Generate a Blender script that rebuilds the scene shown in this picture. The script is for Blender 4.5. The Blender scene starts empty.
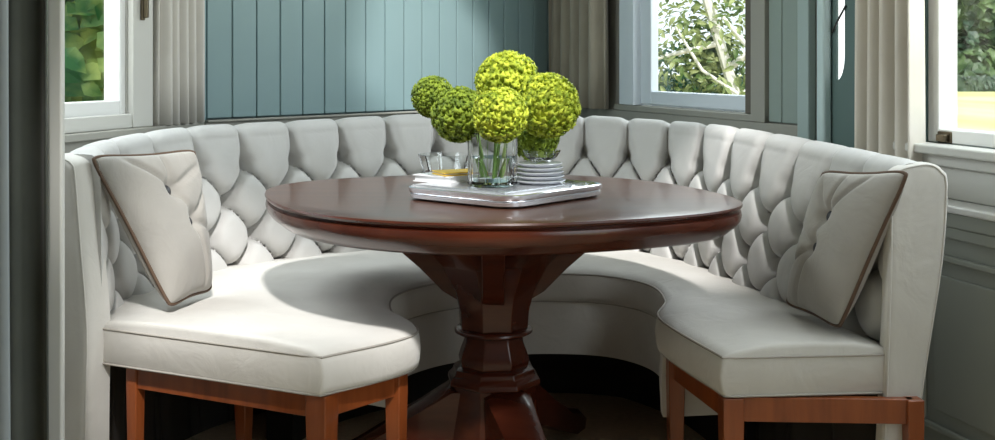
import bpy, bmesh, math, random
from mathutils import Vector, Matrix, noise
C = bpy.context.scene.collection
PI = math.pi
R = random.Random(7)

# ------------------------------------------------------------------ materials
def mat(name, col, rough=.5, metal=0, spec=.5, sheen=0, coat=0, emis=None, trans=0, ior=1.45, sub=0):
    m = bpy.data.materials.new(name); m.use_nodes = True
    b = m.node_tree.nodes['Principled BSDF']
    b.inputs['Base Color'].default_value = (*col, 1)
    b.inputs['Roughness'].default_value = rough
    b.inputs['Metallic'].default_value = metal
    b.inputs['Specular IOR Level'].default_value = spec
    b.inputs['Sheen Weight'].default_value = sheen
    b.inputs['Coat Weight'].default_value = coat
    b.inputs['Coat Roughness'].default_value = .06
    b.inputs['Transmission Weight'].default_value = trans
    b.inputs['IOR'].default_value = ior
    return m

def nodes(m): return m.node_tree.nodes, m.node_tree.links, m.node_tree.nodes['Principled BSDF']

def mix_noise(m, c1, c2, scale=(10, 10, 10), detail=4, lo=.35, hi=.65, bump=0, bdist=.002, rough=None):
    n, l, b = nodes(m)
    tc = n.new('ShaderNodeTexCoord'); mp = n.new('ShaderNodeMapping'); mp.inputs['Scale'].default_value = scale
    nz = n.new('ShaderNodeTexNoise'); nz.inputs['Scale'].default_value = 1; nz.inputs['Detail'].default_value = detail
    l.new(tc.outputs['Object'], mp.inputs['Vector']); l.new(mp.outputs['Vector'], nz.inputs['Vector'])
    cr = n.new('ShaderNodeValToRGB'); e = cr.color_ramp.elements
    e[0].position = lo; e[0].color = (*c1, 1); e[1].position = hi; e[1].color = (*c2, 1)
    l.new(nz.outputs['Fac'], cr.inputs['Fac']); l.new(cr.outputs['Color'], b.inputs['Base Color'])
    if bump:
        bp = n.new('ShaderNodeBump'); bp.inputs['Strength'].default_value = bump; bp.inputs['Distance'].default_value = bdist
        l.new(nz.outputs['Fac'], bp.inputs['Height']); l.new(bp.outputs['Normal'], b.inputs['Normal'])
    return m

def fabric(name, c1, c2, wr=.25):
    m = mat(name, c1, .72, spec=.3, sheen=.25)
    mix_noise(m, c1, c2, (7, 7, 7), 5, .3, .7)
    n, l, b = nodes(m)
    tc = n.new('ShaderNodeTexCoord')
    w = n.new('ShaderNodeTexNoise'); w.inputs['Scale'].default_value = 9; w.inputs['Detail'].default_value = 3
    w.inputs['Distortion'].default_value = 1.5
    f = n.new('ShaderNodeTexNoise'); f.inputs['Scale'].default_value = 700
    l.new(tc.outputs['Object'], w.inputs['Vector']); l.new(tc.outputs['Object'], f.inputs['Vector'])
    b1 = n.new('ShaderNodeBump'); b1.inputs['Strength'].default_value = wr; b1.inputs['Distance'].default_value = .012
    b2 = n.new('ShaderNodeBump'); b2.inputs['Strength'].default_value = .25; b2.inputs['Distance'].default_value = .0006
    l.new(w.outputs['Fac'], b1.inputs['Height']); l.new(f.outputs['Fac'], b2.inputs['Height'])
    l.new(b1.outputs['Normal'], b2.inputs['Normal']); l.new(b2.outputs['Normal'], b.inputs['Normal'])
    return m

def wood(name, c1, c2, rough=.25, coat=.5, sc=(30, 3, 30)):
    m = mat(name, c1, rough, coat=coat)
    return mix_noise(m, c1, c2, sc, 6, .3, .7, .08, .001)

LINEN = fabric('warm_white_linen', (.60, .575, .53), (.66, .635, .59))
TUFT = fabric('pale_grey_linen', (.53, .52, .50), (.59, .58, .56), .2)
PILLOW = fabric('greige_linen', (.33, .31, .28), (.39, .365, .33), .35)
PIPE = mat('seam_piping', (.40, .37, .33), .7)
BROWNPIPE = mat('brown_piping', (.11, .065, .04), .6)
BUTTON = mat('dark_button', (.03, .03, .035), .4)
MAHOG = wood('mahogany', (.045, .008, .004), (.085, .018, .007), .26, .3, (4, 26, 26))
MAHOG_TOP = wood('mahogany_top', (.055, .022, .014), (.095, .038, .022), .30, .3, (3, 22, 22))
CHERRY = wood('cherry', (.19, .042, .010), (.30, .075, .018), .3, .4, (40, 40, 4))
TEAL = mix_noise(mat('teal_paint', (.2, .3, .31), .42), (.245, .355, .365), (.265, .375, .385), (3, 3, 3))
SAGE = mat('sage_paint', (.27, .33, .30), .45)
DKTEAL = mat('dark_teal_paint', (.11, .17, .16), .5)
TAUPE = mat('taupe_trim_paint', (.33, .32, .28), .45)
OFFW = mat('offwhite_paint', (.60, .59, .55), .4)
BLUEW = mat('cool_white_paint', (.74, .80, .86), .35)
WHITE = mat('white_paint', (.82, .82, .80), .35)
CEIL = mat('ceiling_paint', (.65, .65, .62), .8)
PALEC = fabric('pale_curtain_cloth', (.62, .59, .54), (.67, .64, .59), .05)
TAUPEC = fabric('taupe_curtain_cloth', (.34, .30, .235), (.40, .355, .28), .05)
CREAMC = fabric('cream_curtain_cloth', (.66, .61, .53), (.72, .67, .59), .05)
DARKC = fabric('dark_green_curtain_cloth', (.055, .06, .05), (.075, .08, .068), .05)
FLOORM = mix_noise(mat('floor_carpet', (.4, .3, .2), .9), (.50, .40, .27), (.60, .48, .33), (60, 60, 60), 4, .3, .7, .3, .004)
SHADE_STRIP = mat('dark_recess', (.02, .018, .016), .7)
STEEL = mat('polished_metal', (.80, .81, .84), .16, .85)
BRASS = mat('aged_brass', (.16, .13, .09), .35, 1)
PAPER = mat('white_paper', (.80, .80, .80), .5)
YELLOW = mat('yellow_cover', (.80, .52, .05), .4)
DKBOOK = mat('charcoal_cover', (.05, .05, .055), .4)
GREYBOOK = mat('grey_cover', (.35, .36, .37), .35)
STEM = mat('green_stem', (.22, .38, .08), .5)
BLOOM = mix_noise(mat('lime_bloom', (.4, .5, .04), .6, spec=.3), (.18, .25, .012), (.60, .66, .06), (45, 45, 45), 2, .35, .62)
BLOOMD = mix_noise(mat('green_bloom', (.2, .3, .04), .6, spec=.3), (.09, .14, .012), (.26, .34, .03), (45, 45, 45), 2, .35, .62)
BARK = mat('pale_bark', (.78, .76, .70), .8)
DBARK = mat('brown_bark', (.12, .09, .06), .9)

def glassmat(name, tint=(.97, .99, .98), rough=0, ior=1.3):
    m = mat(name, tint, rough, trans=1, ior=ior); return m
GLASS = glassmat('vase_glass', (.96, .98, .98), .0, 1.42)
WATER = glassmat('water', (.95, .99, .96), 0, 1.2)

def pane_mat():
    m = bpy.data.materials.new('window_glass'); m.use_nodes = True
    n, l = m.node_tree.nodes, m.node_tree.links; n.clear()
    o = n.new('ShaderNodeOutputMaterial'); mx = n.new('ShaderNodeMixShader')
    t = n.new('ShaderNodeBsdfTransparent'); t.inputs['Color'].default_value = (.97, .985, .98, 1)
    g = n.new('ShaderNodeBsdfGlossy'); g.inputs['Roughness'].default_value = .02
    mx.inputs[0].default_value = .035
    l.new(t.outputs[0], mx.inputs[1]); l.new(g.outputs[0], mx.inputs[2]); l.new(mx.outputs[0], o.inputs[0])
    return m
PANE = pane_mat()

def leafmat(name, c1, c2, sc=3, tr=.35):
    m = mat(name, c1, .45)
    n, l, b = nodes(m)
    mix_noise(m, c1, c2, (sc, sc, sc), 3, .38, .62)
    out = [x for x in n if x.type == 'OUTPUT_MATERIAL'][0]
    t = n.new('ShaderNodeBsdfTranslucent'); mx = n.new('ShaderNodeMixShader'); mx.inputs[0].default_value = tr
    cr = [x for x in n if x.type == 'VALTORGB'][0]
    l.new(cr.outputs['Color'], t.inputs['Color'])
    l.new(b.outputs[0], mx.inputs[1]); l.new(t.outputs[0], mx.inputs[2]); l.new(mx.outputs[0], out.inputs[0])
    return m
LEAF_BIG = leafmat('bright_leaf', (.05, .20, .06), (.62, .72, .22), 5)  # brighter tone puts the leaf highlights into the colour
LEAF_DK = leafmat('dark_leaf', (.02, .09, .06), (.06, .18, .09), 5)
LEAF_OL = leafmat('olive_leaf', (.10, .17, .04), (.45, .50, .22), 9)
LEAF_TREE = leafmat('tree_leaf', (.02, .06, .03), (.13, .20, .07), .6, .2)
HEDGE = leafmat('hedge_leaf', (.05, .08, .05), (.08, .12, .08), 1, .1)
LAWN = mix_noise(mat('lawn_grass', (.5, .5, .2), .95), (.50, .52, .20), (.68, .66, .32), (.25, .06, 1), 3, .4, .6)

# ------------------------------------------------------------------ helpers
def link(name, bm, m, parent=None, smooth=True, angle=40, bevel=0, seg=2):
    me = bpy.data.meshes.new(name)
    bmesh.ops.recalc_face_normals(bm, faces=bm.faces)
    bm.to_mesh(me); bm.free()
    for x in (m if isinstance(m, (list, tuple)) else [m]): me.materials.append(x)
    o = bpy.data.objects.new(name, me); C.objects.link(o)
    if smooth:
        me.polygons.foreach_set('use_smooth', [True] * len(me.polygons))
        if angle < 180: me.set_sharp_from_angle(angle=math.radians(angle))
    if bevel:
        b = o.modifiers.new('bevel', 'BEVEL'); b.width = bevel; b.segments = seg; b.limit_method = 'ANGLE'; b.angle_limit = math.radians(35)
        b.harden_normals = True
    if parent: o.parent = parent
    return o

def empty(name, loc=(0, 0, 0), rz=0):
    o = bpy.data.objects.new(name, None); C.objects.link(o); o.location = loc; o.rotation_euler = (0, 0, rz)
    o.empty_display_size = .05
    return o
def tag(o, label, cat, group=None, kind=None):
    if label: o['label'] = label
    if cat: o['category'] = cat
    if group: o['group'] = group
    if kind: o['kind'] = kind
    return o
def struct(o, label=None):
    o['kind'] = 'structure'
    if label: o['label'] = label
    return o

def box(bm, x0, x1, y0, y1, z0, z1, M=None, mi=0):
    v = [bm.verts.new((x, y, z)) for z in (z0, z1) for y in (y0, y1) for x in (x0, x1)]
    if M is not None:
        for a in v: a.co = M @ a.co
    for f in ((0, 1, 3, 2), (4, 5, 7, 6), (0, 1, 5, 4), (2, 3, 7, 6), (0, 2, 6, 4), (1, 3, 7, 5)):
        fc = bm.faces.new([v[i] for i in f]); fc.material_index = mi

def tube(bm, pts, r, n=8, caps=True, closed=False):
    pts = [Vector(p) for p in pts]; rings = []
    N = len(pts)
    rr = r if isinstance(r, (list, tuple)) else [r] * N
    up = Vector((0, 0, 1)); prev = None
    for i, p in enumerate(pts):
        if closed: d = pts[(i + 1) % N] - pts[i - 1]
        else: d = pts[min(i + 1, N - 1)] - pts[max(i - 1, 0)]
        if d.length < 1e-9: d = Vector((0, 0, 1))
        d.normalize()
        if prev is None:
            a = d.cross(up)
            if a.length < .05: a = d.cross(Vector((1, 0, 0)))
        else:
            a = prev - d * prev.dot(d)
            if a.length < 1e-4: a = d.cross(up)
        a.normalize(); prev = a; b = d.cross(a)
        rings.append([bm.verts.new(p + (a * math.cos(2 * PI * k / n) + b * math.sin(2 * PI * k / n)) * rr[i]) for k in range(n)])
    M = N if closed else N - 1
    for i in range(M):
        A, B = rings[i], rings[(i + 1) % N]
        for k in range(n):
            bm.faces.new((A[k], A[(k + 1) % n], B[(k + 1) % n], B[k]))
    if caps and not closed:
        bm.faces.new(rings[0]); bm.faces.new(rings[-1][::-1])

def lathe(bm, prof, n=48, c=(0, 0), rot=0, cap0=True, cap1=True):
    rings = []
    for r, z in prof:
        rings.append([bm.verts.new((c[0] + r * math.cos(rot + 2 * PI * k / n), c[1] + r * math.sin(rot + 2 * PI * k / n), z)) for k in range(n)])
    for A, B in zip(rings, rings[1:]):
        for k in range(n): bm.faces.new((A[k], A[(k + 1) % n], B[(k + 1) % n], B[k]))
    if cap0: bm.faces.new(rings[0][::-1])
    if cap1: bm.faces.new(rings[-1])

def grid(bm, rows, closed_u=False, closed_v=False):
    V = [[bm.verts.new(p) for p in r] for r in rows]
    nu, nv = len(V), len(V[0])
    for i in range(nu if closed_u else nu - 1):
        for j in range(nv if closed_v else nv - 1):
            bm.faces.new((V[i][j], V[(i + 1) % nu][j], V[(i + 1) % nu][(j + 1) % nv], V[i][(j + 1) % nv]))
    return V

def cr(P, t):
    n = len(P) - 1; i = min(int(t), n - 1); f = t - i
    p0 = P[max(i - 1, 0)]; p1 = P[i]; p2 = P[i + 1]; p3 = P[min(i + 2, n)]
    q = lambda a, b, c, d: .5 * (2 * b + (c - a) * f + (2 * a - 5 * b + 4 * c - d) * f * f + (3 * b - a - 3 * c + d) * f ** 3)
    return tuple(q(*v) for v in zip(p0, p1, p2, p3))
def lerp(a, b, f): return a + (b - a) * f
def sst(a, b, x):
    x = min(1, max(0, (x - a) / (b - a))); return x * x * (3 - 2 * x)
def interp(xs, ys, x):
    for i in range(len(xs) - 1):
        if x <= xs[i + 1]: return lerp(ys[i], ys[i + 1], sst(xs[i], xs[i + 1], x))
    return ys[-1]

# ------------------------------------------------------------------ room shell
class Wall:
    def __init__(s, p, q, side):
        s.p = Vector((*p, 0)); d = Vector((*q, 0)) - s.p; s.L = d.length; s.u = d.normalized()
        s.n = Vector((-s.u.y, s.u.x, 0)) * side         # into the room
        s.M = Matrix(((s.u.x, s.n.x, 0, p[0]), (s.u.y, s.n.y, 0, p[1]), (0, 0, 1, 0), (0, 0, 0, 1)))
    def b(s, bm, a0, a1, h0, h1, z0, z1): box(bm, a0, a1, h0, h1, z0, z1, s.M)
    def P(s, a, h, z): return s.M @ Vector((a, h, z))
HT = 3.1; TH = .06
WL = Wall((-1.0, 3.84), (-2.21, -.57), -1)     # left window wall
WA = Wall((-1.0, 3.84), (.3, 5.4), -1)         # panelled teal wall
WB = Wall((.3, 5.4), (.97, 3.42), -1)          # rear right window wall
WD = Wall((.97, 3.42), (2.25, -1.70), -1)      # right window wall
for w in (WL, WA, WB, WD):                      # normals must face the table
    if (Vector((0, 2.9, 0)) - w.p).dot(w.n) < 0:
        w.n = -w.n; w.M = Matrix(((w.u.x, w.n.x, 0, w.p.x), (w.u.y, w.n.y, 0, w.p.y), (0, 0, 1, 0), (0, 0, 0, 1)))

def wall(name, w, m, holes, a0=0, a1=None):
    a1 = w.L if a1 is None else a1
    bm = bmesh.new(); cur = a0
    for h in sorted(holes):
        w.b(bm, cur, h[0], -TH, 0, 0, HT)
        w.b(bm, h[0], h[1], -TH, 0, 0, h[2]); w.b(bm, h[0], h[1], -TH, 0, h[3], HT); cur = h[1]
    w.b(bm, cur, a1, -TH, 0, 0, HT)
    return struct(link(name, bm, m, smooth=False))

# window holes (a0, a1, z0, z1)
HL = (.407, 1.35, .925, 2.5)
HB = (.70, 1.66, .918, 2.5)
HD = (.50, 1.45, .885, 2.85)
HD2 = (1.75, 4.40, .30, 2.75)
wall('wall_left', WL, OFFW, [HL])
wall('wall_back', WA, TEAL, [], -.10, WA.L + .1)
wall('wall_back_right', WB, TAUPE, [HB])
HS = (.068, .112, 1.035, 1.9)  # opening for the glowing pane that stands in for a sunlight patch
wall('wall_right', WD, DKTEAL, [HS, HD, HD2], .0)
bm = bmesh.new(); box(bm, -2.6, 2.6, -1.84, -1.70, 0, HT); struct(link('wall_front', bm, mat('dark_room_paint', (.10, .085, .07), .8), smooth=False))
bm = bmesh.new(); box(bm, -3.0, -2.21, -1.84, -.40, 0, HT); struct(link('wall_front_left', bm, OFFW, smooth=False))
bm = bmesh.new(); box(bm, -3.2, 3.0, -2.0, 5.9, -.08, 0); struct(link('floor', bm, FLOORM, smooth=False))
# ceiling with three added openings, out of view, that shape the sunlight
SUNGAP1 = (-.42, .60, .15, 1.45); SUNGAP2 = (-.17, .42, 2.50, 3.40); SUNGAP3 = (.72, 1.25, .78, 1.65)
pl = [(-1.03, 3.86), (.3, 5.46), (1.03, 3.44), (2.32, -1.8), (-2.95, -1.8), (-2.95, -.45), (-2.3, -.45)]
bm = bmesh.new()
loop = [bm.verts.new((x, y, HT)) for x, y in pl]; ed = [bm.edges.new((loop[i], loop[(i + 1) % len(loop)])) for i in range(len(loop))]
for x0, x1, y0, y1 in (SUNGAP1, SUNGAP2, SUNGAP3):
    q = [bm.verts.new(p) for p in ((x0, y0, HT), (x1, y0, HT), (x1, y1, HT), (x0, y1, HT))]
    ed += [bm.edges.new((q[i], q[(i + 1) % 4])) for i in range(4)]
bmesh.ops.triangle_fill(bm, use_beauty=True, use_dissolve=False, edges=ed)
g = bmesh.ops.extrude_face_region(bm, geom=bm.faces[:])
bmesh.ops.translate(bm, vec=(0, 0, .05), verts=[v for v in g['geom'] if isinstance(v, bmesh.types.BMVert)])
struct(link('ceiling', bm, CEIL, smooth=False))
for k, (x0, x1, y0, y1) in enumerate((SUNGAP1, SUNGAP2, SUNGAP3)):
    bm = bmesh.new()
    for q in ((x0, x1, y0, y0 + .03), (x0, x1, y1 - .03, y1), (x0, x0 + .03, y0 + .03, y1 - .03), (x1 - .03, x1, y0 + .03, y1 - .03)): box(bm, *q, HT - .01, HT + .08)
    o = struct(link('window_%d' % (6 + k), bm, WHITE, bevel=.004), 'skylight in the ceiling of the nook')

# teal tongue and groove boards + rail
bm = bmesh.new(); a = .031; k = 0
WA.b(bm, -.03, .022, .0, .02, .0, HT)
while a < WA.L - .02:
    b_ = min(a + .1042, WA.L - .01)
    WA.b(bm, a, b_ - .004, .0, .014, .90, HT); a = b_
o = link('trim_1', bm, TEAL, bevel=.004); struct(o, 'vertical teal tongue and groove boards on the back wall')
bm = bmesh.new(); WA.b(bm, .01, WA.L - .01, 0, .035, .855, .897); WA.b(bm, .01, WA.L - .01, 0, .045, .888, .897)
struct(link('trim_2', bm, TAUPE, bevel=.004))
# left wall: sill ledge, casing
bm = bmesh.new(); WL.b(bm, .03, 1.6, 0, .045, .870, .892); WL.b(bm, .03, 1.6, 0, .02, .80, .87)
struct(link('trim_3', bm, TAUPE, bevel=.004))
bm = bmesh.new(); WL.b(bm, .30, .407, 0, .022, .892, HT - .01); WL.b(bm, .407, 1.35, 0, .018, .892, .935)
struct(link('trim_4', bm, OFFW, bevel=.004))
# rear right wall trims and sage panels
bm = bmesh.new(); WB.b(bm, .02, 1.99, 0, .02, .80, .895); WB.b(bm, 1.715, 1.80, 0, .025, .895, HT - .01)
WB.b(bm, .64, 1.80, 0, .024, .895, .918)
struct(link('trim_5', bm, TAUPE, bevel=.003))
bm = bmesh.new(); WB.b(bm, .70, .835, -.02, .028, .919, HT - .01); struct(link('trim_13', bm, BLUEW, bevel=.004))
bm = bmesh.new(); WB.b(bm, 1.66, 1.714, 0, .012, .919, HT - .01); struct(link('trim_14', bm, mat('brown_trim_paint', (.12, .10, .08), .5), bevel=.002))  # dark strip carrying the shade of the jamb reveal in its colour
bm = bmesh.new(); WB.b(bm, 1.803, 1.877, 0, .012, .898, HT - .01); WB.b(bm, 1.881, 1.985, 0, .012, .898, HT - .01)
struct(link('trim_6', bm, SAGE, bevel=.004))
bm = bmesh.new(); WB.b(bm, 1.99, 2.05, 0, .03, 0, HT - .01)
struct(link('trim_7', bm, mat('pale_teal_paint', (.36, .45, .44), .4), bevel=.006))
bm = bmesh.new(); WD.b(bm, .0, .045, 0, .03, 0, HT - .01)
struct(link('trim_8', bm, mat('light_teal_paint', (.55, .68, .68), .35), bevel=.01))  # lightened so the paint itself carries the light on this corner
# right wall: sill, ledge, wainscot
bm = bmesh.new(); WD.b(bm, .44, 1.9, 0, .07, .862, .885); WD.b(bm, .48, 1.86, 0, .04, .832, .862)
WD.b(bm, .46, 1.9, 0, .018, .752, .832)
struct(link('trim_9', bm, OFFW, bevel=.006))
bm = bmesh.new()
WD.b(bm, .42, 2.05, 0, .10, .735, .752)
struct(link('trim_10', bm, WHITE, bevel=.005))
bm = bmesh.new()
WD.b(bm, .42, 2.05, 0, .075, .0, .735); WD.b(bm, .42, 2.05, .075, .09, .70, .735); WD.b(bm, .42, 2.05, .075, .085, .672, .70)
WD.b(bm, .42, 2.05, .075, .09, .0, .14)
for a0, a1 in ((.60, 1.22), (1.30, 1.98)):
    for q in ((a0, a1, .615, .63), (a0, a1, .205, .22), (a0, a0 + .015, .22, .615), (a1 - .015, a1, .22, .615)):
        WD.b(bm, q[0], q[1], .075, .088, q[2], q[3])
    WD.b(bm, a0 + .05, a1 - .05, .075, .083, .255, .58)
struct(link('trim_11', bm, mat('wainscot_paint', (.37, .39, .35), .4), bevel=.004))
bm = bmesh.new(); WL.b(bm, .02, 4.2, 0, .02, 0, .14); struct(link('baseboard_left', bm, OFFW, bevel=.004))

def window(name, w, h, fm, fr=.04, mull=(), label=None, hh=(-.06, -.004)):
    a0, a1, z0, z1 = h; h0, h1 = hh; hm = (h0 + h1) / 2
    bm = bmesh.new()
    fl, fb = fr if isinstance(fr, tuple) else (fr, fr)
    w.b(bm, a0, a0 + fl, h0, h1, z0, z1); w.b(bm, a1 - fl, a1, h0, h1, z0, z1)
    w.b(bm, a0 + fl, a1 - fl, h0, h1, z0, z0 + fb); w.b(bm, a0 + fl, a1 - fl, h0, h1, z1 - fb, z1)
    for x in mull: w.b(bm, x - .02, x + .02, h0 + .005, h1 - .005, z0 + fb, z1 - fb)
    o = link(name, bm, fm, bevel=.004); struct(o, label)
    bm = bmesh.new(); w.b(bm, a0 + fl - .004, a1 - fl + .004, hm - .002, hm + .002, z0 + fb - .004, z1 - fb + .004)
    link('window_pane', bm, PANE, o, smooth=False)
    return o
w1 = window('window_1', WL, HL, WHITE, (.03, .05), ())
w2 = window('window_2', WB, HB, BLUEW, (.015, .012), hh=(-.058, -.045))
# opened inner casement frame of the rear window
bm = bmesh.new()
WB.b(bm, .842, .935, -.035, .0, .925, 2.49)
WB.b(bm, .935, 1.655, -.035, .0, .925, .978)
o = link('window_sash', bm, BLUEW, w2, bevel=.005)
w3 = window('window_3', WD, HD, WHITE, (.045, .035), ())
window('window_4', WD, HD2, WHITE, .05, ())  # unseen window added for the light it lets in
# latches
bm = bmesh.new(); WL.b(bm, .355, .373, .022, .03, 1.215, 1.36); WL.b(bm, .358, .370, .03, .045, 1.222, 1.30)
tag(link('window_latch', bm, BRASS, bevel=.003), 'slim dark metal latch bar on the frame beside the left window', 'latch')
bm = bmesh.new(); WD.b(bm, .545, .60, -.02, .0, .886, .915); WD.b(bm, .555, .59, 0, .012, .89, .908)
tag(link('window_catch', bm, BRASS, bevel=.003), 'small dark metal catch at the foot of the right window frame', 'catch')

# added glowing pane standing in for a sunlight patch beside the curtain
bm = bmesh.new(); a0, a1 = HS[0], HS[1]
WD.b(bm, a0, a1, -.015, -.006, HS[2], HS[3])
SUNPATCH = mat('frosted_glass', (.9, .93, .93), .6)
SUNPATCH.node_tree.nodes['Principled BSDF'].inputs['Emission Color'].default_value = (1, 1, .98, 1)
SUNPATCH.node_tree.nodes['Principled BSDF'].inputs['Emission Strength'].default_value = 1.1
struct(link('window_5', bm, SUNPATCH, smooth=False), 'narrow bright slit window with tapered foot on the dark wall')
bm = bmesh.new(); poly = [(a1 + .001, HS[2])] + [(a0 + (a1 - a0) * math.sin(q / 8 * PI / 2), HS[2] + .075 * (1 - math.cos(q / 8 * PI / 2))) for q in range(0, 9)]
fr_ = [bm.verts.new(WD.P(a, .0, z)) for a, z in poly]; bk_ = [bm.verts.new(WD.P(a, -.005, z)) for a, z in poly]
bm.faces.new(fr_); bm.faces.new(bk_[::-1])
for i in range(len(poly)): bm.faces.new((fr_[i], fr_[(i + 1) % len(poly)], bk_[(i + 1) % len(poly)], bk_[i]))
struct(link('trim_15', bm, DKTEAL, smooth=False))  # filler shaping the foot of the glowing sunlight patch
bm = bmesh.new(); tube(bm, [WD.P(a0 - .018, .004, 1.175), WD.P(a0 + .02, .010, 1.205), WD.P(a1 + .012, .004, 1.25)], .003)
tag(link('window_bar', bm, mat('black_iron', (.02, .02, .02), .4)), 'thin dark bar slanting across the narrow slit window', 'bar')

# ------------------------------------------------------------------ curtains
def curtain(name, w, a0, a1, h, dep, n, z0, z1, m, label, ph=0, thick=.004, irr=.3):
    rows = []; N = n * 14; rr = random.Random(int(a0 * 1000) + n)
    offs = [rr.uniform(-irr, irr) for _ in range(n + 2)]
    for i in range(N + 1):
        f = i / N; x = f * n; k = int(x); am = 1 + lerp(offs[k], offs[min(k + 1, n + 1)], x - k)
        s = math.sin(2 * PI * x + ph)
        s2 = math.copysign(abs(s) ** .75, s)
        col = []
        for j in range(13):
            q = j / 12; fl = lerp(.75, 1.0, 1 - q)
            col.append(w.P(lerp(a0, a1, f) + .006 * math.sin(q * 3 + k), h + dep * am * fl * s2 + .004 * math.sin(5 * q + x), lerp(z0, z1, q)))
        rows.append(col)
    bm = bmesh.new(); grid(bm, rows)
    o = link(name, bm, m, angle=180)
    s = o.modifiers.new('thickness', 'SOLIDIFY'); s.thickness = thick; s.offset = 0
    return tag(o, label, 'curtain')
curtain('curtain', WL, .045, .290, .035, .022, 5, .893, HT, PALEC, 'pale fluted curtain hanging between the left window and teal wall')
curtain('curtain', WB, .03, .640, .065, .034, 6, .897, HT, TAUPEC, 'taupe pleated curtain hanging left of the small rear window')
curtain('curtain', WD, .320, .560, .060, .034, 4, .02, HT, CREAMC, 'cream pleated curtain hanging beside the right window', 1.2)

# foreground left: dark curtain and pale post of the nook opening
FW = Wall((-.838, 2.22), (-1.6, 2.16), 1)
if FW.n.y > 0: FW.n = -FW.n; FW.M = Matrix(((FW.u.x, FW.n.x, 0, -.838), (FW.u.y, FW.n.y, 0, 2.22), (0, 0, 1, 0), (0, 0, 0, 1)))
bm = bmesh.new(); FW.b(bm, 0, .030, -.022, .0, 0, HT); struct(link('trim_12', bm, OFFW, bevel=.006), 'pale painted post at the left edge of the nook opening')
curtain('curtain', FW, .012, .46, .030, .022, 6, .01, HT, DARKC, 'dark green floor-length curtain at the far left edge in the foreground', 2.6)
curtain('curtain', FW, .072, .17, .068, .006, 2, .01, HT, mat('grey_blue_cloth', (.30, .33, .34), .8), 'narrow grey blue curtain panel overlapping the dark curtain at far left', 0)

# ------------------------------------------------------------------ banquette
FP = [(-.37, 2.46), (-.185, 2.68), (-.265, 2.92), (-.27, 3.12), (-.175, 3.29), (.0, 3.41), (.17, 3.44), (.33, 3.40), (.43, 3.26), (.44, 3.05), (.395, 2.83), (.476, 2.46)]
OP = [(-1.068, 2.80), (-1.105, 3.08), (-1.04, 3.36), (-.90, 3.60), (-.62, 3.84), (-.28, 4.06), (.10, 4.13), (.40, 3.97), (.64, 3.68), (.80, 3.28), (.905, 2.90), (.955, 2.50)]
T1 = 11.0
def frame(t):
    f = Vector(cr(FP, t)); o = Vector(cr(OP, t)); d = o - f
    return f, d.normalized(), d.length
def ztop(t): return interp([0, 3, 5.5, 8, 11], [.866, .89, .905, .893, .868], t)
bq = empty('banquette', (0, 3.2, 0))
tag(bq, 'curved button-tufted pale linen banquette wrapping around the pedestal table', 'banquette')
OFF = Matrix.Translation(-bq.location)
def bpart(name, bm, m, label=None, par=None, **k):
    o = link(name, bm, m, par or bq, **k)
    if par is None: o.matrix_parent_inverse = OFF
    if label: o['label'] = label
    return o
# arc length samples along the inner back face
NS = 860
raw = [(i / 4000 * T1) for i in range(4001)]
acc = [0]; lastp = None
for t in raw:
    f, d, W = frame(t); p = f + d * (W - .12)
    if lastp is not None: acc.append(acc[-1] + (p - lastp).length)
    lastp = p
LT = acc[-1]
def t_at(s):
    lo, hi = 0, 4000
    while hi - lo > 1:
        m_ = (lo + hi) // 2
        if acc[m_] <= s: lo = m_
        else: hi = m_
    return raw[lo] + (raw[hi] - raw[lo]) * ((s - acc[lo]) / max(1e-9, acc[hi] - acc[lo]))
WT, HR = .178, .104
nt = round(LT / WT); WT = LT / nt
def tuft(s, p, ptop):
    """s arc length, p height below the first button row (negative above)"""
    u = s / WT; v = p / HR
    if v >= 0:
        a = abs(math.sin(PI * (u - v / 2))); b = abs(math.sin(PI * (u + v / 2)))
        h = 1 - (1 - math.sqrt(a * b)) ** 2.2
        vi = round(v); ui = round(u - vi / 2) + vi / 2
        dd = math.hypot((u - ui) * WT, (v - vi) * HR)
        h -= .75 * math.exp(-(dd / .021) ** 2)
    else:
        e = abs(math.sin(PI * u)); h = 1 - (1 - e) ** lerp(2.2, 4.2, sst(0, .9, -v))
        ui = round(u); dd = math.hypot((u - ui) * WT, v * HR)
        h -= .75 * math.exp(-(dd / .021) ** 2)
    return h
rows = []
NP = 84
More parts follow.
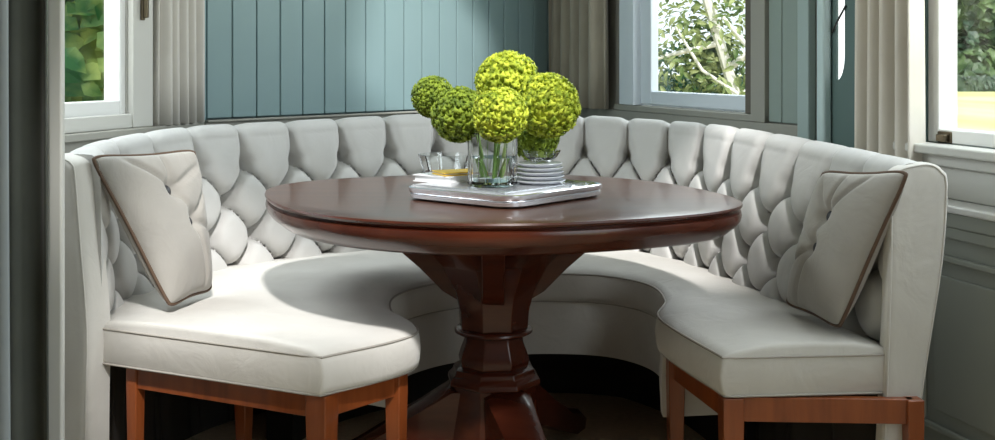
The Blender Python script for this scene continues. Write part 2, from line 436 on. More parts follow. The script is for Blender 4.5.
for i in range(NS + 1):
    s = LT * i / NS; t = t_at(s)
    f, d, W = frame(t); zt = ztop(t)
    mid = sst(0, 1.2, t) * sst(0, 1.2, T1 - t)
    te_ = .092 + .045 * (1 - sst(0, 1.0, t)); tl = lerp(te_ + .008, .175, mid); tt = te_
    prof = [(W - .04, .015), (W - .045, .25), (W - .035, .50), (W - .012, .72)]
    # roll over the top: rounded
    rt = .042
    for q in range(7):
        an = q / 6 * PI / 2; prof.append((W - rt + rt * math.cos(an), zt - rt + rt * math.sin(an)))
    for q in range(0, 9):
        an = q / 8 * PI / 2; prof.append((W - tt + .034 - .034 * math.sin(an) , zt - .034 + .034 * math.cos(an)))
    nI = NP - len(prof) - 1
    for q in range(1, nI + 1):
        f_ = q / nI; prof.append((lerp(W - tt, W - tl, f_ ** .8), lerp(zt - .034, .43, f_)))
    prof.append((prof[-1][0], .015))
    ef = sst(.0, .06, s) * sst(.0, .06, LT - s)
    col = []
    # cumulative distance from inner top edge for the pattern
    for j, (r, z) in enumerate(prof):
        if j < 4 + 5 or j == len(prof) - 1: dr, dz = 0, 0
        else:
            pr, pz = prof[j - 1]; nr_, nz_ = prof[min(j + 1, len(prof) - 2)]
            tx, tz = nr_ - pr, nz_ - pz; L_ = math.hypot(tx, tz) or 1
            nx, nz = tz / L_, -tx / L_       # outward (towards the seat / upward)
            if nx > 0 and abs(nx) > abs(nz): nx, nz = -nx, -nz
            if nz < 0 and abs(nz) > abs(nx): nx, nz = -nx, -nz
            pd = (zt - .118) - z + (-(max(0, r - (W - tt))) if z > zt - .04 else 0)
            h = tuft(s, pd, 0)
            fade = sst(.0, .07, (W - .01) - r) * ef
            am = .066 if pd > 0 else lerp(.066, .046, sst(0, .1, -pd))
            dsp = am * (h - .66) * fade
            dr, dz = nx * dsp, nz * dsp * .6
        rr_ = r + dr; P = f + d * rr_
        col.append((P.x, P.y, z + dz))
    rows.append(col)
bm = bmesh.new()
V = grid(bm, rows)
bm.faces.new(V[0]); bm.faces.new(V[-1][::-1])
# the tube is open between profile end and start: close underneath
for i in range(NS): bm.faces.new((V[i][0], V[i][-1], V[i + 1][-1], V[i + 1][0]))
UNDERSHADE = mat('dark_lining', (.035, .03, .025), .9)  # shade below the seat put into the colour of the lower backrest
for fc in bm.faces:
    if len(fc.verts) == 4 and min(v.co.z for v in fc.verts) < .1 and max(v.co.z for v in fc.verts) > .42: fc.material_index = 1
bpart('backrest', bm, [TUFT, UNDERSHADE], angle=50)
# upholstered end boards (tall pale panels capping the ends)
for side in (0, 1):
    s = 0 if side == 0 else LT; t = 0 if side == 0 else T1
    f, d, W = frame(t); zt = ztop(t)
    along = Vector((*(frame(.05)[0] + frame(.05)[1] * frame(.05)[2]), 0)) - Vector((*(f + d * W), 0)) if side == 0 else Vector((*(frame(T1 - .05)[0] + frame(T1 - .05)[1] * frame(T1 - .05)[2]), 0)) - Vector((*(f + d * W), 0))
    nrm = Vector((d.y, -d.x, 0));
    if nrm.dot(along) > 0: nrm = -nrm          # away from the banquette
    out = .055 if side == 0 else .016
    prof = []
    for z, ro in ((.01, -.045), (.25, -.035), (.45, -.018), (.65, .006), (zt - .05, .018), (zt - .015, .006), (zt, -.02), (zt - .002, -.06), (zt - .015, -.10), (zt - .05, -.112), (.65, -.115), (.46, -.112), (.30, -.108), (.01, -.105)):
        if side == 0 and ro < -.05: ro -= .04 * (1 - sst(.45, .8, z))
        if side and z < .6: ro -= (.6 - z) * .07
        if side == 0 and z < .6 and ro > -.05: ro -= (.6 - z) * .08
        prof.append((W + ro, z))
    prof = [cr(prof, k / 4) for k in range((len(prof) - 1) * 4 + 1)]
    def ringat(off, ins):
        cx = sum(p[0] for p in prof) / len(prof); cz = .45; res = []
        for r, z in prof:
            r2 = cx + (r - cx) * (1 - ins / .05); z2 = z - (ins if z > .7 else 0) + (0)
            P = f + d * r2; res.append((P.x + nrm.x * off, P.y + nrm.y * off, z2))
        return res
    rr_ = [ringat(-.02, 0), ringat(out * .55, 0), ringat(out * .85, .003), ringat(out * .97, .009), ringat(out, .016)]
    bm = bmesh.new(); V = grid(bm, rr_, closed_v=True); bm.faces.new(V[0]); bm.faces.new(V[-1][::-1])
    ep = bpart('end_panel', bm, LINEN, angle=40)
    rg = ringat(out * .9, .004)
    bm = bmesh.new(); tube(bm, rg, .0022, 6)
    bpart('piping', bm, LINEN, None, ep)

# seat cushion (continuous)
rows = []; NSE = 300
def seat_prof(W, t):
    w = W - .088 - .045 * (1 - sst(0, 1.0, t))
    return [(.012, .372), (.003, .378), (.0, .39), (-.003, .415), (.0, .440), (.003, .450), (.006, .455), (.014, .463), (.03, .4695), (.06, .474), (w * .25, .481), (w * .5, .484), (w * .75, .482), (w - .05, .474), (w - .02, .466), (w - .01, .455), (w - .006, .42), (w - .01, .375), (w * .5, .372)]
ts = [0, 0, 0, 0]
tv = [0.0005] + [i / NSE * T1 for i in range(1, NSE)] + [T1 - .0005]
def endring(t, tdir, out, ins):
    f, d, W = frame(t); res = []
    nrm = tdir
    for r, z in seat_prof(W, t):
        zc = .425; w = W - .1; rc = w / 2
        z2 = z - ins * (1 if z > zc else -.3); r2 = r + (ins if r < rc else -ins) * .6
        P = f + d * r2; res.append((P.x + nrm.x * out, P.y + nrm.y * out, z2))
    return res
f0, d0, W0 = frame(0); n0 = Vector((d0.y, -d0.x));  n0 = -n0 if n0.y > 0 else n0
f1, d1, W1 = frame(T1); n1 = Vector((d1.y, -d1.x)); n1 = -n1 if n1.y > 0 else n1
rows += [endring(0, n0, .004, .010), endring(0, n0, .002, .004), endring(0, n0, -.001, .0005)]
for t in tv[1:-1]:
    f, d, W = frame(t)
    rows.append([(*(f + d * r), z + .0025 * noise.noise(Vector((t * 2.5, r * 9, 0)))) for r, z in seat_prof(W, t)])
rows = rows[:3] + [r for r, t in zip(rows[3:], tv[1:-1]) if .06 < t < T1 - .04]
rows += [endring(T1, n1, -.001, .0005), endring(T1, n1, .002, .004), endring(T1, n1, .004, .010)]
bm = bmesh.new(); V = grid(bm, rows, closed_v=True); bm.faces.new(V[0]); bm.faces.new(V[-1][::-1])
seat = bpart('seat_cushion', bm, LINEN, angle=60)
bm = bmesh.new()
for z_, r_ in ((.4555, .0045), (.3735, .009)):
    pts = [(*(frame(0)[0] + frame(0)[1] * (W0 - .145) * q + n0 * .004), z_ + (0 if 1 else 0)) for q in [1 - k / 12 for k in range(12)]]
    pts += [(*(frame(t)[0] + frame(t)[1] * r_), z_) for t in [i / 200 * T1 for i in range(201)]]
    pts += [(*(frame(T1)[0] + frame(T1)[1] * (W1 - .10) * q + n1 * .004), z_) for q in [k / 12 for k in range(1, 13)]]
    tube(bm, pts, .0028, 6)
bpart('piping', bm, PIPE, None, seat)

# upholstered base below the curved middle
def strip(tA, tB, ra, rb, z0, z1, n=140, wr=0):
    rows = []
    for i in range(n + 1):
        t = lerp(tA, tB, i / n); f, d, W = frame(t)
        r0 = ra; r1 = min(rb, W - .2)
        rows.append([(*(f + d * r), z) for r, z in ((r0, z0), (r0 - .004, (z0 + z1) / 2), (r0, z1), (r1, z1), (r1, z0))])
    bm = bmesh.new(); V = grid(bm, rows, closed_v=True); bm.faces.new(V[0]); bm.faces.new(V[-1][::-1])
    return bm
bpart('upholstered_base', strip(1.9, 10.0, .012, .40, .215, .370), LINEN, angle=40)
bpart('plinth', strip(2.6, 9.4, .36, .46, .001, .215), SHADE_STRIP, angle=40)  # dark strip put in for the shade under the banquette

# wooden aprons and tapered legs under both ends
def leg(p, rz, w, par=None, zt=.318, splay=(0, 0)):
    bm = bmesh.new(); M = Matrix.Translation((p[0], p[1], 0)) @ Matrix.Rotation(rz, 4, 'Z')
    vs = []
    for z, k in ((0.001, .62), (.20, .9), (zt, 1), (.368, 1)):
        o_ = (1 - z / .37)
        vs.append([bm.verts.new(M @ Vector((sx * w / 2 * k + splay[0] * o_, sy * w / 2 * k + splay[1] * o_, z))) for sx, sy in ((-1, -1), (1, -1), (1, 1), (-1, 1))])
    for A, B in zip(vs, vs[1:]):
        for k in range(4): bm.faces.new((A[k], A[(k + 1) % 4], B[(k + 1) % 4], B[k]))
    bm.faces.new(vs[0][::-1]); bm.faces.new(vs[-1])
    return bpart('leg', bm, CHERRY, bevel=.003)
def apron(p, q):
    p = Vector((*p, 0)); q = Vector((*q, 0)); w = Wall((p.x, p.y), (q.x, q.y), 1)
    bm = bmesh.new(); w.b(bm, 0, w.L, -.011, .011, .315, .368); return bpart('apron', bm, CHERRY, bevel=.002)
aL = math.atan2(d0.y, d0.x); aR = math.atan2(d1.y, d1.x)
L1, L2, L3, L4 = (-.381, 2.503), (-.235, 2.680), (-.86, 2.74), (-.66, 3.00)
R1, R2, R3, R4 = (.503, 2.484), (.435, 2.82), (.888, 2.464), (.83, 2.90)
for p, a_, w_ in ((L1, aL, .052), (L2, aL, .040), (L3, aL, .032), (L4, aL, .040), (R1, aR, .046), (R2, aR, .040), (R3, aR, .036), (R4, aR, .034)): leg(p, a_, w_)
for p, q in ((L1, L2), (L1, L3), (L2, L4), (L3, L4), (R1, R2), (R1, R3), (R2, R4)): apron(p, q)

# ------------------------------------------------------------------ pillows
def pillow(label, near_b, near_t, far_t, far_b, thick, face, btns, folds):
    """four corners of the pillow's mid plane; face = +1/-1 side the buttons are on"""
    nb, nt_, ft, fb = map(Vector, (near_b, near_t, far_t, far_b))
    nrm = ((nt_ - nb).cross(fb - nb)).normalized()
    if nrm.dot(Vector(face)) < 0: nrm = -nrm
    base = (nb + fb) / 2
    root = empty('throw_pillow', base); tag(root, label, 'pillow', 'tufted pillows at the banquette ends')
    PO = Matrix.Translation(-root.location)
    N = 60
    def mid(a, b):
        # pinch the sides inward a little
        cr_ = 1 - .05 * (a * b) ** 6; a2 = a * (1 - .05 * math.cos(b * PI / 2)) * cr_; b2 = b * (1 - .05 * math.cos(a * PI / 2)) * cr_
        u, v = (a2 + 1) / 2, (b2 + 1) / 2
        # rounded corners
        return nb.lerp(fb, u).lerp(nt_.lerp(ft, u), v)
    def th(a, b, front):
        e = max(0, (1 - abs(a) ** 2.6)) * max(0, (1 - abs(b) ** 2.6)); h = e ** .5
        if front:
            pit = 0
            for (x, y) in btns:
                r = math.hypot(a - x, b - y); pit = max(pit, .50 * math.exp(-(r / .15) ** 2) + .08 * math.exp(-(r / .35) ** 2))
            fm = 0
            for (x0, y0, x1, y1) in folds:
                dx, dy = x1 - x0, y1 - y0; L2_ = dx * dx + dy * dy
                k = min(1, max(0, ((a - x0) * dx + (b - y0) * dy) / L2_))
                r = math.hypot(a - x0 - k * dx, b - y0 - k * dy)
                fm = max(fm, .36 * (1 - .6 * k) * math.exp(-(r / .05) ** 2) * min(1, e * 3))
            h -= max(fm, pit) + .25 * min(fm, pit)
            h += .05 * noise.noise(Vector((a * 2, b * 2, x)))
        return max(h, 0) * thick / 2
    bm = bmesh.new()
    F_ = [[bm.verts.new(mid(a / N * 2 - 1, b / N * 2 - 1) + nrm * th(a / N * 2 - 1, b / N * 2 - 1, True)) for b in range(N + 1)] for a in range(N + 1)]
    B_ = [[bm.verts.new(mid(a / N * 2 - 1, b / N * 2 - 1) - nrm * th(a / N * 2 - 1, b / N * 2 - 1, False)) for b in range(N + 1)] for a in range(N + 1)]
    for G, fl in ((F_, 0), (B_, 1)):
        for i in range(N):
            for j in range(N):
                q = [G[i][j], G[i + 1][j], G[i + 1][j + 1], G[i][j + 1]]; bm.faces.new(q[::-1] if fl else q)
    bmesh.ops.remove_doubles(bm, verts=bm.verts, dist=.0006)
    o = link('pillow_body', bm, PILLOW, root, angle=180); o.matrix_parent_inverse = PO
    bm = bmesh.new(); E_ = []
    for i in range(N): E_.append(mid(i / N * 2 - 1, -1))
    for i in range(N): E_.append(mid(1, i / N * 2 - 1))
    for i in range(N): E_.append(mid(1 - i / N * 2, 1))
    for i in range(N): E_.append(mid(-1, 1 - i / N * 2))
    tube(bm, E_, .0045, 6, closed=True)
    o = link('piping', bm, BROWNPIPE, root, angle=180); o.matrix_parent_inverse = PO; o['label'] = 'brown edge piping'
    for (x, y) in btns:
        bm = bmesh.new(); bmesh.ops.create_uvsphere(bm, u_segments=16, v_segments=8, radius=.014)
        q = Vector((0, 0, 1)).rotation_difference(nrm).to_matrix().to_4x4()
        c = mid(x, y) + nrm * (th(x, y, True) + .006)
        bmesh.ops.transform(bm, matrix=Matrix.Translation(c) @ q @ Matrix.Diagonal((1, 1, .5, 1)), verts=bm.verts)
        o = link('button', bm, BUTTON, root, angle=180); o.matrix_parent_inverse = PO
    return root
pillow('greige tufted square pillow leaning on the left end of the banquette', (-.785, 2.765, .497), (-.970, 2.735, .866), (-.785, 3.00, .862), (-.735, 2.965, .500), .105, (1, -.4, .2),
       [(.05, .45), (.38, -.02)], [(.05, .45, .15, 1), (.05, .45, -.6, .95), (.05, .45, .38, -.02), (.05, .45, .9, .75), (.38, -.02, 1, -.2), (.38, -.02, .95, .4), (.38, -.02, .45, -1)])
pillow('greige tufted square pillow leaning on the right end of the banquette', (.752, 2.535, .497), (.873, 2.438, .858), (.755, 2.68, .835), (.700, 2.80, .500), .095, (-1, -.5, .2),
       [(.22, .36), (.30, -.10)], [(.22, .36, .2, 1), (.22, .36, .9, .95), (.22, .36, .30, -.10), (.22, .36, -.4, .95), (.30, -.1, 1, -.4), (.30, -.1, .4, -1), (.30, -.1, 1, .15)])

# ------------------------------------------------------------------ pedestal table
TC = Vector((-.010, 2.98, 0))
tb = empty('pedestal_table', TC); tag(tb, 'round dark mahogany pedestal table standing inside the curved banquette', 'table')
def tpart(name, bm, m, label=None, **k):
    o = link(name, bm, m, tb, **k)
    if label: o['label'] = label
    return o
# tabletop: round with slightly drawn out left and right ends
def toprad(th):
    c = abs(math.cos(th - math.radians(-24)))
    return .560 + .078 * c ** 10
NT = 160
prof = [(0, .746), (-.05, .746), (-.012, .748), (-.002, .7465), (.0, .742), (-.003, .737), (-.010, .7345), (-.012, .730), (-.004, .727), (-.002, .718), (-.005, .706), (-.014, .694), (-.028, .684), (-.034, .678), (-.045, .672), (-.10, .670), (-.2, .684)]
rows = []
for i in range(NT):
    th = 2 * PI * i / NT; r = toprad(th); c, s = math.cos(th), math.sin(th)
    col = [((r * .985 - .05) * c, (r * .985 - .05) * s, .748)]
    for dr, z in prof[2:]: col.append(((r + dr) * c, (r + dr) * s, z))
    rows.append(col)
bm = bmesh.new(); V = grid(bm, rows, closed_u=True)
bm.faces.new([v[0] for v in V]); bm.faces.new([v[-1] for v in V][::-1])
for f_ in bm.faces:
    f_.material_index = 1 if all(v.co.z < .7475 for v in f_.verts) else 0
tpart('tabletop', bm, [MAHOG_TOP, MAHOG], angle=35)
# octagonal pedestal
rot = math.radians(22.5 + 6)
def octo(prof, rot=rot): 
    bm = bmesh.new(); lathe(bm, prof, 8, rot=rot); return bm
tpart('column', octo([(.30, .684), (.27, .665), (.20, .625), (.145, .57), (.108, .50), (.095, .45), (.092, .405)]), MAHOG, bevel=.003)
bm = bmesh.new(); lathe(bm, [(.094, .406), (.101, .401), (.101, .394), (.090, .388)], 32); tpart('collar', bm, MAHOG, angle=60)
tpart('turned_bulb', octo([(.078, .390), (.080, .370), (.090, .345), (.096, .325), (.092, .308)]), MAHOG, bevel=.004)
tpart('collar', octo([(.094, .310), (.108, .302), (.112, .290), (.124, .278), (.126, .266), (.118, .262)]), MAHOG, bevel=.003)
tpart('pedestal_base', octo([(.112, .263), (.118, .20), (.124, .15), (.126, .12), (.10, .09)]), MAHOG, bevel=.003)
# top brackets
for an in (0, 90, 180, 270):
    bm = bmesh.new(); M = Matrix.Rotation(math.radians(an + 0), 4, 'Z')
    pts = [(.08, .684), (.40, .684), (.395, .668), (.33, .655), (.26, .62), (.19, .56), (.13, .50), (.08, .47)]
    A = [bm.verts.new(M @ Vector((r, -.028, z))) for r, z in pts]; B = [bm.verts.new(M @ Vector((r, .028, z))) for r, z in pts]
    bm.faces.new(A); bm.faces.new(B[::-1])
    for i in range(len(pts)): bm.faces.new((A[i], A[(i + 1) % len(pts)], B[(i + 1) % len(pts)], B[i]))
    tpart('bracket', bm, MAHOG, bevel=.004)
# sweeping feet
for an in (184, 290, 62):
    up = [(.06, .262), (.11, .262), (.16, .232), (.215, .20), (.28, .16), (.35, .12), (.42, .085), (.49, .065), (.53, .040)]
    lo = [(.06, .10), (.11, .11), (.16, .11), (.21, .10), (.27, .075), (.33, .05), (.40, .022), (.46, .001), (.52, .001)]
    M = Matrix.Rotation(math.radians(an), 4, 'Z'); bm = bmesh.new(); rows = []
    for (r, z1), (r2, z0) in zip(up, lo):
        w = lerp(.066, .032, r / .5)
        rows.append([M @ Vector(p) for p in ((r2, -w, z0), (r2, w, z0), (r, w, z1 - .012), (r, w * .6, z1), (r, -w * .6, z1), (r, -w, z1 - .012))])
    V = grid(bm, rows, closed_v=True); bm.faces.new(V[0]); bm.faces.new(V[-1][::-1])
    tpart('foot', bm, MAHOG, angle=50)

# ------------------------------------------------------------------ things on the table
ZT = .748
def rrect(w, d, r, n=6):
    pts = []
    for cx, cy, a0 in ((w - r, d - r, 0), (-w + r, d - r, 90), (-w + r, -d + r, 180), (w - r, -d + r, 270)):
        for k in range(n + 1):
            a_ = math.radians(a0 + 90 * k / n); pts.append((cx + r * math.cos(a_), cy + r * math.sin(a_)))
    return pts
def slab(bm, pts, prof):
    """prof: list of (inset, z)"""
    rows = []
    cx = sum(p[0] for p in pts) / len(pts); cy = sum(p[1] for p in pts) / len(pts)
    for ins, z in prof:
        row = []
        for x, y in pts:
            L_ = math.hypot(x, y); row.append((x - x / L_ * ins, y - y / L_ * ins, z))
        rows.append(row)
    V = grid(bm, rows, closed_v=True); bm.faces.new(V[0][::-1]); bm.faces.new(V[-1])
tr_rot = math.radians(50)
TRC = (.022, 2.89)
tray = empty('serving_tray', (*TRC, ZT), tr_rot); tag(tray, 'square silver serving tray lying on the mahogany tabletop', 'tray')
bm = bmesh.new(); slab(bm, rrect(.200, .180, .06), [(.03, .0012), (.012, .002), (.004, .006), (.003, .014), (.007, .016), (.003, .018), (0, .022), (0, .031), (.005, .033), (.009, .030), (.014, .012), (.03, .008)])
link('tray_body', bm, STEEL, tray, angle=50)

def book(label, x, y, z, w, d, h, rz, cov, grp=None):
    r = empty('book', (x, y, z), rz); tag(r, label, 'book', grp)
    bm = bmesh.new(); box(bm, -w, w, -d, d, 0, .0028); box(bm, -w, w, -d, d, h - .0028, h); box(bm, w - .003, w, -d, d, .0028, h - .0028)
    link('cover', bm, cov, r, smooth=False)
    bm = bmesh.new(); box(bm, -w + .004, w - .003, -d + .004, d - .004, .0028, h - .0028); link('pages', bm, PAPER, r, smooth=False)
    return r
zb = ZT + .0085
SILVERC = mat('silver_cover', (.70, .71, .74), .2, .75)
book('large silver covered book lowest in the stack on the silver tray', -.012, 2.875, zb, .130, .148, .027, tr_rot, SILVERC, 'books stacked on the tray')
zs = zb + .0272
book('white book on the large silver book at the left of the vase', -.138, 2.945, zs, .050, .060, .018, tr_rot + .1, mat('white_cover', (.80, .80, .80), .3), 'books stacked on the tray')
book('yellow covered book with dark edges topmost beside the vase', -.105, 2.935, zs + .0183, .050, .042, .009, tr_rot - .45, YELLOW, 'books stacked on the tray')

PORC = mat('silver_white_glaze', (.75, .76, .80), .15, .35)
for k in range(5):
    r_ = .066 - .002 * k; z_ = zs + .0105 * k
    bm = bmesh.new(); lathe(bm, [(r_ * .75, .0), (r_ * .80, .0012), (r_ * .97, .0065), (r_, .0085), (r_ * .985, .0098), (r_ * .72, .0042), (.004, .004)], 48)
    o = link('plate', bm, PORC, angle=60); o.location = (.105, 2.895, z_)
    tag(o, ['bottom silvery plate of the stack right of the vase', 'second silvery plate up in the stack right of the vase', 'middle silvery plate of the stack right of the vase', 'fourth silvery plate up in the stack right of the vase', 'topmost silvery plate of the stack right of the vase'][k], 'plate', 'silver plates stacked on the tray')
# glass vase
vx, vy, vz = -.012, 2.83, zs + .0003
vase = empty('vase', (vx, vy, vz)); tag(vase, 'clear faceted glass vase holding green flower heads', 'vase')
bm = bmesh.new(); n = 16; rows = []
for r, z in [(.0, 0), (.055, 0), (.062, .006), (.062, .128), (.0605, .131), (.058, .128), (.056, .012), (.0, .009)][1:-1]:
    rows.append([(r * (1 if k % 2 else .965) * math.cos(2 * PI * k / (2 * n)), r * (1 if k % 2 else .965) * math.sin(2 * PI * k / (2 * n)), z) for k in range(2 * n)])
V = grid(bm, rows, closed_v=True); bm.faces.new(V[0][::-1]); bm.faces.new(V[-1])
link('glass_body', bm, GLASS, vase, angle=25)
bm = bmesh.new(); lathe(bm, [(.0525, .0125), (.0535, .07)], 32); link('water', bm, WATER, vase)

# crystal dish right, small glass bowl left
def bowl(label, x, y, z, r, h):
    bm = bmesh.new(); n = 24; rows = []
    for k_, zz in [(.45, 0), (.5, .003), (.8, h * .45), (1, h), (.95, h), (.75, h * .5), (.42, .006)]:
        rows.append([(r * k_ * (1 if i % 2 else .95) * math.cos(2 * PI * i / n), r * k_ * (1 if i % 2 else .95) * math.sin(2 * PI * i / n), zz) for i in range(n)])
    V = grid(bm, rows, closed_v=True); bm.faces.new(V[0][::-1]); bm.faces.new(V[-1])
    o = link('glass_bowl', bm, GLASS, angle=25); o.location = (x, y, z); tag(o, label, 'bowl'); return o
bowl('clear glass bowl standing behind the books at the left of the tray', -.135, 3.10, ZT + .0005, .080, .092)
bowl('small crystal dish standing on the stacked silver plates', .110, 2.895, zs + .0525, .050, .030)

# flower heads
def bloom(label, px, d_, py, r, m, seed):
    x = (px - 497.5) / 1153 * d_; z = 1.08 - (py - 65) / 1153 * d_
    rr = random.Random(seed)
    root = empty('flower', (vx + (x - vx) * .12, vy + (d_ - vy) * .1, vz + .02)); tag(root, label, 'flower', 'green flower heads in the vase')
    bm = bmesh.new(); bmesh.ops.create_icosphere(bm, subdivisions=3, radius=r * .86)
    nf = 340
    for i in range(nf):
        ph = math.acos(1 - 2 * (i + .5) / nf); th = PI * (1 + 5 ** .5) * i
        n_ = Vector((math.cos(th) * math.sin(ph), math.sin(th) * math.sin(ph), math.cos(ph)))
        n_ = (n_ + Vector([rr.uniform(-.06, .06) for _ in range(3)])).normalized()
        c = n_ * r * rr.uniform(.90, 1.0)
        q = Vector((0, 0, 1)).rotation_difference(n_).to_matrix(); s = r * .115 * rr.uniform(.8, 1.2); a0 = rr.uniform(0, 6)
        # four-petalled floret
        cv = bm.verts.new(c + n_ * s * .25); ring = []
        for k in range(8):
            a_ = a0 + k * PI / 4; rad = s * (1.15 if k % 2 else .62); ring.append(bm.verts.new(c + q @ Vector((math.cos(a_) * rad, math.sin(a_) * rad, s * (.42 if k % 2 else .1)))))
        bot = bm.verts.new(c - n_ * s)
        for k in range(8):
            bm.faces.new((cv, ring[k], ring[(k + 1) % 8])); bm.faces.new((bot, ring[(k + 1) % 8], ring[k]))
    for v in bm.verts: v.co += Vector((x, d_, z))
    o = link('bloom', bm, m, root, angle=180); o.matrix_parent_inverse = Matrix.Translation(-root.location)
    a_ = Vector((x, d_, z)); s0 = root.location.copy()
    mouth = Vector((vx + max(-.04, min(.04, (x - vx) * .5)), vy + max(-.04, min(.04, (d_ - vy) * .5)), vz + .13))
    pts = [s0, s0.lerp(mouth, .5), mouth, mouth.lerp(a_, .5) + Vector((0, 0, .01)), a_]
    bm = bmesh.new(); tube(bm, [cr([tuple(p) for p in pts], k / 5) for k in range(21)], .0038, 6)
    o = link('stem', bm, STEM, root); o.matrix_parent_inverse = Matrix.Translation(-root.location)
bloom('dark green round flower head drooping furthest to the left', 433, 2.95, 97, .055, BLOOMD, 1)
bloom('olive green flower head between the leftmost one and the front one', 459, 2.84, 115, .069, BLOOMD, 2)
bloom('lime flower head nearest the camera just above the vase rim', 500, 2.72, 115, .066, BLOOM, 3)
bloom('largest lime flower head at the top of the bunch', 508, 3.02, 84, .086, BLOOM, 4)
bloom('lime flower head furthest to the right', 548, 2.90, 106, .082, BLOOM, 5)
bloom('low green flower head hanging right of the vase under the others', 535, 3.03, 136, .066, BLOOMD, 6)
# ------------------------------------------------------------------ garden
bm = bmesh.new(); box(bm, -150, 150, -60, 160, -.5, -.25); struct(link('ground', bm, LAWN, smooth=False), 'pale sunlit lawn around the house')
def leaf(bm, c, n_, s, rr, wid=.5, bend=.25):
    q = Vector((0, 0, 1)).rotation_difference(n_).to_matrix() @ Matrix.Rotation(rr.uniform(0, 2 * PI), 3, 'Z')
    P = [(0, -.5, 0), (-wid * .5, -.12, bend * .3), (0, -.1, 0), (wid * .5, -.12, bend * .3), (-wid * .38, .25, bend * .2 - .06), (0, .22, -.08), (wid * .38, .25, bend * .2 - .06), (0, .6, -bend)]
    v = [bm.verts.new(c + q @ Vector(p) * s) for p in P]
    for f in ((0, 2, 1), (0, 3, 2), (1, 2, 5, 4), (2, 3, 6, 5), (4, 5, 7), (5, 6, 7)): bm.faces.new([v[i] for i in f])
def foliage(c, rad, n, s, rr, wid=.5, shell=.55, up=.5):
    bm = bmesh.new()
    for i in range(n):
        d = Vector([rr.gauss(0, 1) for _ in range(3)]).normalized(); k = rr.uniform(shell, 1) * (1 + .18 * noise.noise(d * 2.3 + Vector(c)))
        p = Vector((c[0] + d.x * rad[0] * k, c[1] + d.y * rad[1] * k, c[2] + d.z * rad[2] * k))
        n_ = (d + Vector((0, 0, up)) + Vector([rr.uniform(-.6, .6) for _ in range(3)])).normalized()
        leaf(bm, p, n_, s * rr.uniform(.6, 1.3), rr, wid)
    return bm
def shrub(name, label, cat, base, parts, trunk, tr=.03, bark=DBARK, group=None):
    root = empty(name, base); tag(root, label, cat, group)
    PO = Matrix.Translation(-root.location)
    for bm, m, nm in parts:
        o = link(nm, bm, m, root, smooth=False); o.matrix_parent_inverse = PO
    for pts, r in trunk:
        bm = bmesh.new(); tube(bm, pts, r, 8); o = link('branch' if r is not trunk[0][1] else 'trunk', bm, bark, root); o.matrix_parent_inverse = PO
    return root
rr = random.Random(3)
shrub('leafy_shrub', 'large-leaved bright green shrub growing outside the left window', 'shrub', (-1.85, 4.9, -.25),
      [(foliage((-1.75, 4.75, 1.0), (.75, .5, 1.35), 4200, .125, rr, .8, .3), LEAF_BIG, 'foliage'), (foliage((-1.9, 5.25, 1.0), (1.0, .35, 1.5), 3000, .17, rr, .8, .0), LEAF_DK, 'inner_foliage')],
      [([(-1.85, 4.95, -.26), (-1.83, 5.0, .4), (-1.9, 5.05, 1.2)], [.03, .025, .01])])
rr = random.Random(5)
tx, ty = 1.25, 6.6
br = [([(tx + .25, ty, -.26), (tx + .22, ty, .5), (tx + .08, ty - .02, 1.0), (tx - .05, ty, 1.45), (tx - .12, ty, 2.2)], [.045, .04, .032, .028, .02]),
      ([(tx + .06, ty, 1.05), (tx + .18, ty - .05, 1.15), (tx + .38, ty - .1, 1.17), (tx + .6, ty, 1.25)], [.022, .02, .018, .01]),
      ([(tx + .2, ty, .7), (tx + .26, ty - .1, .92), (tx + .2, ty - .15, 1.12), (tx + .02, ty - .1, 1.35)], [.02, .018, .016, .01]),
      ([(tx, ty, 1.2), (tx - .18, ty - .08, 1.16), (tx - .4, ty, 1.1)], [.018, .014, .008]),
      ([(tx + .22, ty, .85), (tx + .36, ty - .08, 1.02), (tx + .45, ty - .1, 1.3), (tx + .4, ty, 1.6)], [.02, .017, .014, .01]),
      ([(tx + .25, ty, .6), (tx + .1, ty - .1, .92), (tx - .1, ty - .12, 1.05), (tx - .25, ty - .1, 1.3)], [.015, .012, .01, .007]),
      ([(tx + .3, ty - .1, .75), (tx + .2, ty - .12, 1.0), (tx + .12, ty - .15, .92)], [.012, .01, .008])]
shrub('pale_tree', 'pale branched small tree with olive leaves outside the rear window', 'tree', (tx + .25, ty, -.25),
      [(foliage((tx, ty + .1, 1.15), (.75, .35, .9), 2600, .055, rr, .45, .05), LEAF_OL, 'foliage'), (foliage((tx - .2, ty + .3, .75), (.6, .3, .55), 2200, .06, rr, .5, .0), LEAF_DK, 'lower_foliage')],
      br, bark=BARK)
rr = random.Random(9)
bm = bmesh.new()
for i in range(3000):
    leaf(bm, Vector((rr.uniform(5, 60), 58 + rr.uniform(-.5, .5), rr.uniform(-.2, .42))), Vector((rr.uniform(-1, 1), -1, rr.uniform(0, 1))).normalized(), .5, rr)
box(bm, 5, 60, 57.6, 58.6, -.26, .32)
tag(link('hedge', bm, HEDGE, smooth=False), 'low clipped dark hedge running along the far edge of the lawn', 'hedge')
spots = [(20.5, 68), (29, 68), (37.5, 68)]
tl = ['tree beyond the hedge standing left of the one filling the right window', 'dense green tree beyond the hedge filling the view in the right window', 'tree beyond the hedge standing right of the one filling the right window']
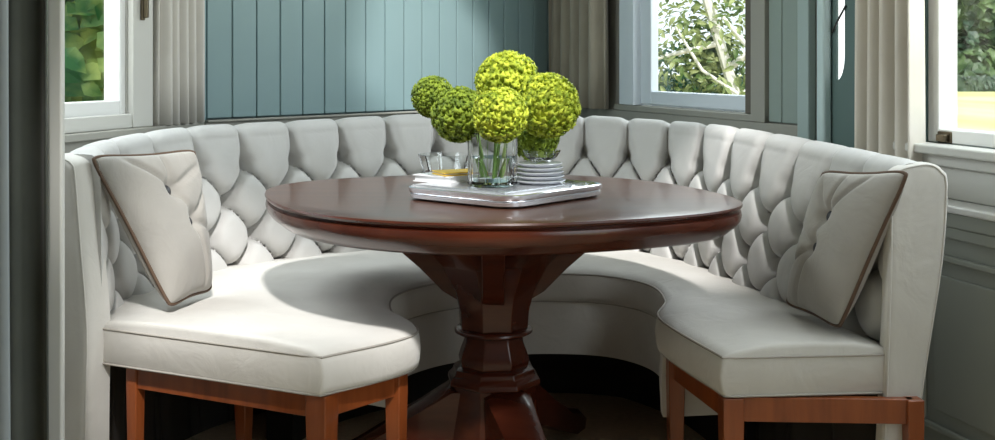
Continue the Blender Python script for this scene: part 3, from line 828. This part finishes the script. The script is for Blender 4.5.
for i, (x, y) in enumerate(spots):
    bm = bmesh.new(); rx = 3.6
    for k in range(9):
        c = (x + rr.uniform(-2.2, 2.2), y + rr.uniform(-1, 1), 1.0 + k * .95)
        b2 = foliage(c, (2.35, 2.0, 2.2), 620, .75, rr, .8, .6)
        me = bpy.data.meshes.new('tmp'); b2.to_mesh(me); b2.free(); bm.from_mesh(me); bpy.data.meshes.remove(me)
    shrub('garden_tree', tl[i], 'tree', (x, y, -.25),
          [(bm, LEAF_TREE, 'crown')], [([(x, y, -.26), (x, y, 3), (x, y, 6)], [.35, .3, .15])], group='trees beyond the lawn')

# ------------------------------------------------------------------ light
wd = bpy.data.worlds.new('World'); bpy.context.scene.world = wd; wd.use_nodes = True
bg = wd.node_tree.nodes['Background']; bg.inputs[0].default_value = (.86, .94, 1.0, 1); bg.inputs[1].default_value = 1.5
s = bpy.data.lights.new('Sun', 'SUN'); s.energy = 4.4; s.angle = math.radians(3.5); s.color = (1, .985, .97)
so = bpy.data.objects.new('Sun', s); C.objects.link(so)
so.rotation_euler = Vector((-.2, .85, -1)).to_track_quat('-Z', 'Y').to_euler()
def area(name, loc, tgt, sx, sy, e, col=(.9, .96, 1)):
    l = bpy.data.lights.new(name, 'AREA'); l.shape = 'RECTANGLE'; l.size = sx; l.size_y = sy; l.energy = e; l.color = col
    o = bpy.data.objects.new(name, l); C.objects.link(o); o.location = loc
    o.rotation_euler = (Vector(tgt) - Vector(loc)).to_track_quat('-Z', 'Y').to_euler(); return o
area('window_daylight', WD.P(3.25, -.25, 1.5), (0, 2.9, .6), 2.0, 1.8, 16)  # fill lamp added outside the unseen right window
area('window_daylight', WD.P(1.1, -.25, 1.95), (-.2, 3.2, .6), .9, .6, 20)
area('window_daylight', WL.P(.88, -.22, 1.85), (.2, 3.0, .6), .9, .6, 20)
area('window_daylight', WB.P(1.2, -.25, 1.85), (0, 2.9, .6), .9, .6, 16)

# ------------------------------------------------------------------ camera
cam = bpy.data.cameras.new('Camera'); co = bpy.data.objects.new('Camera', cam); C.objects.link(co)
co.location = (0, 0, 1.08); co.rotation_euler = (PI / 2, 0, 0)
cam.sensor_width = 36; cam.lens = 36 * 1153 / 995; cam.shift_y = -155 / 995; cam.clip_end = 500; cam.clip_start = .05
sc = bpy.context.scene; sc.camera = co
sc.view_settings.view_transform = 'Standard'; sc.view_settings.look = 'None'; sc.view_settings.gamma = 1
sc.view_settings.use_curve_mapping = False; sc.view_settings.exposure = 0
sc.cycles.max_bounces = 10; sc.cycles.transparent_max_bounces = 12
